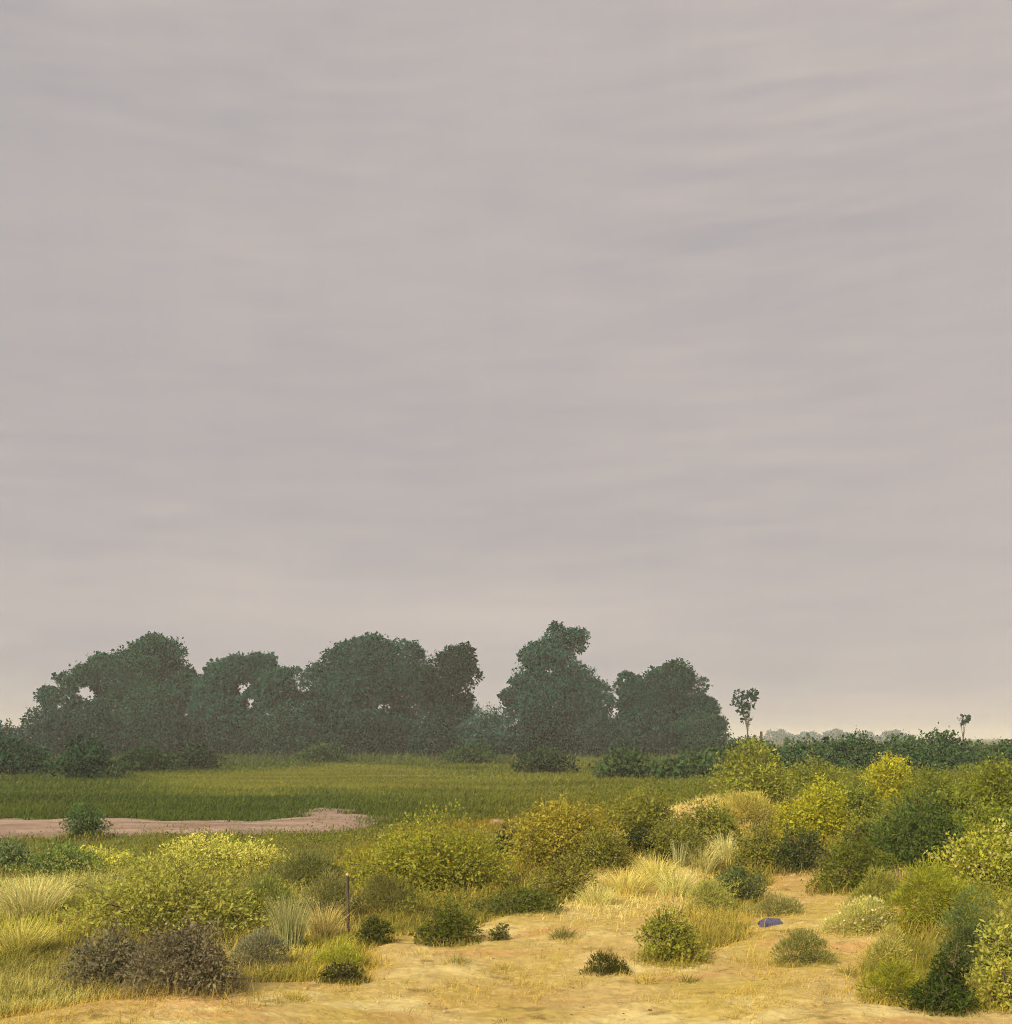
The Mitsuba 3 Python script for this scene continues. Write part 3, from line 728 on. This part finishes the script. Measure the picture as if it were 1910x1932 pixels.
# near meadow: fine blades
x, y = scatter(330000, 1555, 1990)
s = np.where(sdist(SAND, x, y) + (n2(x, y, 1.6, 41) - 0.5) * 0.8 > 0.0, 1, 0)
t = sdist(TRACK, x, y) + (n2(x, y, 0.8, 41) - 0.5) * 2.6 > rng.uniform(-0.2, 0.9, len(x)) + 30 * (rng.uniform(0, 1, len(x)) < 0.06)
clump = n2(x, y, 2.3, 77)
keep = (s < 1) & ~t & (rng.uniform(0, 1, len(x)) < 0.35 + 1.3 * np.clip(clump - 0.3, 0, 1))
x, y, clump = x[keep], y[keep], clump[keep]
col, hf = growth(x, y)
n = len(x)
hh = hf * (0.06 + 0.30 * clump ** 1.5) * rng.uniform(0.6, 1.35, n)
lib = blades(np.stack([x, y, gz(x, y) - 0.01], 1), hh, np.clip(y * 0.00062, 0.008, 0.03) * rng.uniform(0.7, 1.5, n), rng.uniform(0.2, 1.5, n),
             rng.normal(0.5, 1.3, n), np.clip(col * rng.uniform(0.7, 1.3, (n, 1)) * rng.uniform(0.92, 1.08, (n, 3)), 0.005, 0.7), 2)
scene['meadow_grass'] = mikit.ply(lib[:2], 'blade', color=lib[2])
labels['meadow_grass'] = {'label': 'olive and yellow rough grass covering the near heath', 'category': 'grass', 'kind': 'stuff'}

# pasture beyond the track: coarser blades
x, y = scatter(260000, 1418, 1556)
t = sdist(TRACK, x, y) + (n2(x, y, 0.8, 41) - 0.5) * 2.6 > rng.uniform(-0.2, 0.9, len(x)) + 30 * (rng.uniform(0, 1, len(x)) < 0.06)
x, y = x[~t], y[~t]
n = len(x)
k = n2(x, y, 0.05, 81)[:, None]
k2 = n2(x / 6, y, 0.22, 83)[:, None]
inside = np.clip(sdist(STRIP, x, y) / 7 + 0.45 + (n2(x / 4, y, 0.25, 89) - 0.5) * 1.6, 0, 1)[:, None]
right = np.clip((x / y + 0.16 + (n2(x / 3, y, 0.1, 88) - 0.5) * 0.25) * 5, 0, 1)[:, None]
c0 = alb((74, 92, 44), 0.75) * (1 - k2) + alb((100, 110, 50), 0.75) * k2
c1 = alb((136, 134, 54), 0.75) * k2 + alb((104, 106, 46), 0.75) * (1 - k2)
col = c0 * (1 - right) + c1 * right
col = col * (1 - inside) + alb((128, 130, 54), 0.75) * inside
scalew = np.clip(y * 0.0008, 0.02, 0.16)
rank = np.clip((y - 118 + 34 * np.clip(-x / y * 4 - 0.6, 0, 1) - 30 * n2(x, y, 0.04, 87)) / 40, 0, 1)
streak = np.clip((n2(x / 9, y, 0.35, 85) - 0.52) * 5, 0, 1)[:, None]
col = col * (1 - 0.38 * streak) + alb((150, 142, 64), 0.75) * 0.22 * np.clip((n2(x / 7, y, 0.3, 86) - 0.55) * 6, 0, 1)[:, None]
col = col * (1 - 0.6 * rank[:, None]) + alb((80, 94, 58), 0.75) * 0.6 * rank[:, None]
lib = blades(np.stack([x, y, gz(x, y) - 0.02], 1), rng.uniform(0.08, 0.30, n) * (1 + y / 260) * (1 - 0.3 * inside[:, 0]) * (1 + 2.2 * rank), scalew * rng.uniform(0.7, 1.6, n), rng.uniform(0.3, 1.6, n),
             rng.normal(0.4, 1.2, n), np.clip(col * rng.uniform(0.72, 1.28, (n, 1)) * (0.8 + 0.4 * k), 0.005, 0.7), 1)
scene['pasture_grass'] = mikit.ply(lib[:2], 'blade', color=lib[2])
labels['pasture_grass'] = {'label': 'green pasture grass between the earth track and the trees', 'category': 'grass', 'kind': 'stuff'}

# low scrub that closes the gaps between the bushes, one uneven canopy
x, y = scatter(150000, 1436, 1760)
t = (sdist(SAND, x, y) + (n2(x, y, 1.6, 41) - 0.5) * 0.8 < -0.25) & (sdist(TRACK, x, y) < -1.5)
px = x / y * FOC * PH + PW / 2
lump = n2(x, y, 0.42, 95, 4)
where = np.clip((px - 880 + 160 * (n2(x, y, 0.1, 97) - 0.5)) / 220, 0, 1) + 0.8 * np.exp(-((px - 360) / 240) ** 2) * np.clip((37 - y) / 6, 0, 1) + 0.7 * np.clip((34 - y) / 6, 0, 1) * np.exp(-((px - 700) / 200) ** 2)
where = where * np.clip((74 - y) / 10, 0, 1)
keep = t & (rng.uniform(0, 1, len(x)) < where * np.clip((lump - 0.30) * 4, 0.05, 1))
x, y, lump = x[keep], y[keep], lump[keep]
n = len(x)
col, _ = growth(x, y)
kk = n2(x, y, 0.5, 99)[:, None]
tone = alb((128, 130, 48), 1.0) * np.clip(kk * 2.2 - 0.5, 0, 1) + alb((96, 104, 44), 1.0) * (1 - np.clip(kk * 2.2 - 0.5, 0, 1))
col = 0.45 * col + 0.55 * tone
top = np.clip((lump - 0.32) * 1.9, 0.03, 0.75) * (0.7 + 0.6 * n2(x, y, 2.5, 96))
h = top * (0.25 + 0.75 * rng.uniform(0, 1, n) ** 0.5)
d = unit(rng.normal(size=(n, 3)) * 0.7 + [0, -0.2, 0.7])
nr = unit(rng.normal(size=(n, 3)) * 0.6 + [-0.1, -0.4, 0.8])
Ls = np.clip(y * 0.0019, 0.045, 0.11) * rng.uniform(0.6, 1.5, n)
lib = leafset(np.stack([x, y, gz(x, y) + h], 1), d, nr, Ls, Ls * 0.5, np.clip(col * rng.uniform(0.72, 1.28, (n, 1)) * rng.uniform(0.94, 1.06, (n, 3)), 0, 0.7))
scene['undergrowth'] = mikit.ply(lib[:2], 'leaf', color=lib[2])
labels['undergrowth'] = {'label': 'low olive scrub filling the gaps between the bushes', 'category': 'undergrowth', 'kind': 'stuff'}

# straw on the sand, in clumps, thickest at the sand's edge and round the feet of the bushes
x, y = scatter(120000, 1600, 1990)
ss = sdist(SAND, x, y) + (n2(x, y, 1.6, 41) - 0.5) * 0.8
cl, cl2 = n2(x, y, 0.9, 91), n2(x, y, 3.2, 93)
keep = (ss > -0.1) & (rng.uniform(0, 1, len(x)) < np.clip((cl - 0.42) * 4, 0, 1) * np.clip((cl2 - 0.38) * 5, 0, 1) + 0.8 * np.exp(-ss / 0.3) + 0.02)
x, y, h0 = x[keep], y[keep], (0.35 + 1.5 * cl2[keep] ** 1.5)
k = rng.uniform(0, 1, (len(x), 1))
col = alb((226, 192, 100), 0.72) * k + alb((200, 168, 80), 0.72) * (1 - k)
gx, gy, gh, gc = [x], [y], [h0], [col]
for fx, fy, W, H, r_, g_, b_ in FEET:
    if fy > 60:
        continue
    m = int(np.clip(900 * W * 19 / fy, 60, 1800))
    a, r = rng.uniform(0, 2 * math.pi, m), 0.62 + 0.5 * rng.uniform(0, 1, m) ** 2
    gx.append(fx + np.cos(a) * r * W * 0.5)
    gy.append(fy + np.sin(a) * r * W * 0.42)
    gh.append(rng.uniform(0.6, 1.6, m) * np.clip(H * 1.3, 0.5, 1.5))
    q = rng.uniform(0, 1, (m, 1)) ** 1.5
    gc.append(np.array([[r_, g_, b_]]) * (1 - q) + alb((210, 180, 92), 0.75) * q)
RIDGE = shapely.LineString([flat(1075, 1712), flat(1150, 1672), flat(1235, 1640), flat(1320, 1612), flat(1395, 1588)])
m = 24000
a = rng.uniform(0, RIDGE.length, m)
c = shapely.get_coordinates(shapely.line_interpolate_point(RIDGE, a)) + rng.normal(size=(m, 2)) * [0.6, 1.5] + [0.25, -0.9]
q = n2(c[:, 0], c[:, 1], 1.1, 101)
c, q = c[q > 0.44], q[q > 0.44]
gx.append(c[:, 0]); gy.append(c[:, 1]); gh.append(rng.uniform(0.7, 1.5, len(c)))
q = rng.uniform(0, 1, (len(c), 1))
gc.append(alb((242, 224, 150), 0.82) * q + alb((228, 198, 108), 0.8) * (1 - q))
x, y, h0, col = np.concatenate(gx), np.concatenate(gy), np.concatenate(gh), np.concatenate(gc)
n = len(x)
lib = blades(np.stack([x, y, gz(x, y)], 1), rng.uniform(0.06, 0.24, n) * h0, np.clip(y * 0.0006, 0.007, 0.025) * rng.uniform(0.6, 1.4, n), rng.uniform(0.3, 1.8, n),
             rng.normal(0.6, 1.4, n), np.clip(col * rng.uniform(0.78, 1.22, (n, 1)), 0, 0.75), 2)
scene['dry_grass'] = mikit.ply(lib[:2], 'blade', color=lib[2])
labels['dry_grass'] = {'label': 'straw-coloured dry grass on the sandy bank and round the bushes', 'category': 'grass', 'kind': 'stuff'}


TUFTS = [('small straw tuft on the sand between the stake and the lone round bush', 800, 1812), ('small olive tuft on the sand right below the wedge-shaped dark green bush', 862, 1826),
         ('small straw tuft on the sand under the small round bush', 950, 1838), ('small olive tuft on the sand below the broad cream tussocks of the bank', 1060, 1775),
         ('small straw tuft just right of the little dark bush at bottom centre', 1222, 1862), ('small olive tuft at the foot of the olive bush below the sand bank', 1300, 1858),
         ('small straw tuft on the sand just below and left of the blue stone', 1420, 1826), ('small straw tuft on the sand under the dull green low bush at right', 1500, 1872),
         ('small olive tuft on the sand left of the yellow-green spreading bush at lower right', 1600, 1846), ('small straw tuft on the sand right of the dark grey-brown clump', 560, 1893)]
rt = np.random.default_rng(77)
for i, (lab, px, py) in enumerate(TUFTS):
    q = rt.uniform(-14, 8)
    c = (150 + q, 142 + q, 72) if 'olive' in lab else (200 + q, 176 + q, 94)
    tussock(lab, px, py, rt.uniform(55, 95), rt.uniform(22, 36), c, int(rt.uniform(90, 170)), name='sand_tuft', seed=40 + i, lean=1.3, width=0.010, group='small tufts scattered on the open sand')

# ------------------------------------------------------------------ posts and stones
def post(label, px, py, ptop, r, name, Y=None, capped=False, seed=0):
    k = thing(name, label, 'post')
    f = ground_pt(px, py) if Y is None else at(px, py, Y)
    f[2] = float(gz(f[0], f[1])) - 0.1
    topz = at(px, ptop, f[1])[2]
    rg = np.random.default_rng(seed)
    zs = np.linspace(f[2], topz, 9)
    pts = np.stack([f[0] + np.cumsum(rg.normal(0, r * 0.12, 9)), f[1] + np.cumsum(rg.normal(0, r * 0.1, 9)), zs], 1)
    part(k, 'shaft', mikit.ply(tube(pts, r * (1 + rg.uniform(-0.08, 0.08, 9)), 9), 'old_wood', smooth=40))
    if capped:
        part(k, 'cut_top', mikit.ply(tube(np.stack([pts[-1] + [0, 0, 0.002], pts[-1] + [0.004, 0, 0.02], pts[-1] + [0.008, 0, 0.045]]), [r * 1.02, r * 0.95, r * 0.3], 9), 'cut_wood', smooth=30))
    return k


post('weathered brown wooden stake with a pale cut top', 657, 1762, 1652, 0.024, 'wooden_stake', capped=True, seed=3)
post('dark old fence post beside the forked young tree', 1437, 1474, 1380, 0.09, 'fence_post', Y=84.0, seed=5)

import trimesh


def stone(label, px, py, w, h, c0, c1, seed=0, name='stone'):
    k = thing(name, label, 'stone')
    f = ground_pt(px, py)
    s = upm(f[1])
    m = trimesh.creation.icosphere(subdivisions=4)
    v = np.array(m.vertices)
    v = v * (0.62 + 0.76 * meshkit.fbm(v * 1.7 + seed, 5, seed=seed))[:, None]
    cut = np.sign(v) * np.minimum(np.abs(v), 0.86)
    v = cut * [w / s / 2, w / s * 0.36, h / s * 0.62] + f + [0, 0, h / s * 0.22]

    def fn(p, n, uv):
        return mikit.mix(c0, c1, mikit.fbm(p.x * 14, p.y * 14, p.z * 14, 4))

    scene[k + '_rock'] = {'type': 'diffuse', 'reflectance': mikit.proc(fn)}
    scene[k] = mikit.ply((v, np.array(m.faces)), k + '_rock', smooth=True)


# pebbles and crumbs of turf lying on the sand
x, y = scatter(2600, 1700, 1990)
keep = (sdist(SAND, x, y) > 0.1) & (rng.uniform(0, 1, len(x)) < np.clip((n2(x, y, 0.7, 111) - 0.35) * 3, 0.08, 1))
x, y = x[keep], y[keep]
ico = trimesh.creation.icosphere(subdivisions=1)
iv, fi = np.array(ico.vertices), np.array(ico.faces)
pv = []
for a, b in zip(x, y):
    r = 0.006 + 0.016 * rng.uniform() ** 3
    pv.append(iv * (0.8 + 0.4 * rng.uniform(size=(len(iv), 1))) * r * rng.uniform([0.8, 0.8, 0.5], [1.5, 1.5, 0.9]) + [a, b, 0])
pz = gz(x, y)
pv = [p + [0, 0, z + 0.05] for p, z in zip(pv, pz)]
ton = rng.uniform(0, 1, (len(pv), 1)) ** 2
pc = np.repeat(np.clip(np.array([[0.10, 0.07, 0.04]]) * (1 - ton) + np.array([[0.42, 0.34, 0.2]]) * ton, 0, 1), len(iv), 0)
pf = np.concatenate([fi + k * len(iv) for k in range(len(pv))])
scene['gravel'] = mikit.ply((np.concatenate(pv), pf), 'far_leaf', color=pc)
labels['gravel'] = {'label': 'scattered small stones and dark crumbs on the sandy path', 'category': 'gravel', 'kind': 'stuff'}

stone('blue-violet stone lying on the sand among dull green tufts', 1455, 1750, 52, 22, (0.03, 0.035, 0.09), (0.11, 0.115, 0.21), 1)
stone('pale pinkish stone at the end of the earth track between the ochre bushes', 940, 1556, 30, 13, (0.22, 0.165, 0.13), (0.34, 0.26, 0.21), 2)
stone('brown-red stone half hidden at the bottom edge', 985, 1932, 40, 14, (0.2, 0.1, 0.07), (0.4, 0.25, 0.18), 3)
stone('small dark stone on the sand left of the lower right bushes', 1741, 1812, 22, 16, (0.06, 0.045, 0.04), (0.13, 0.09, 0.08), 4)
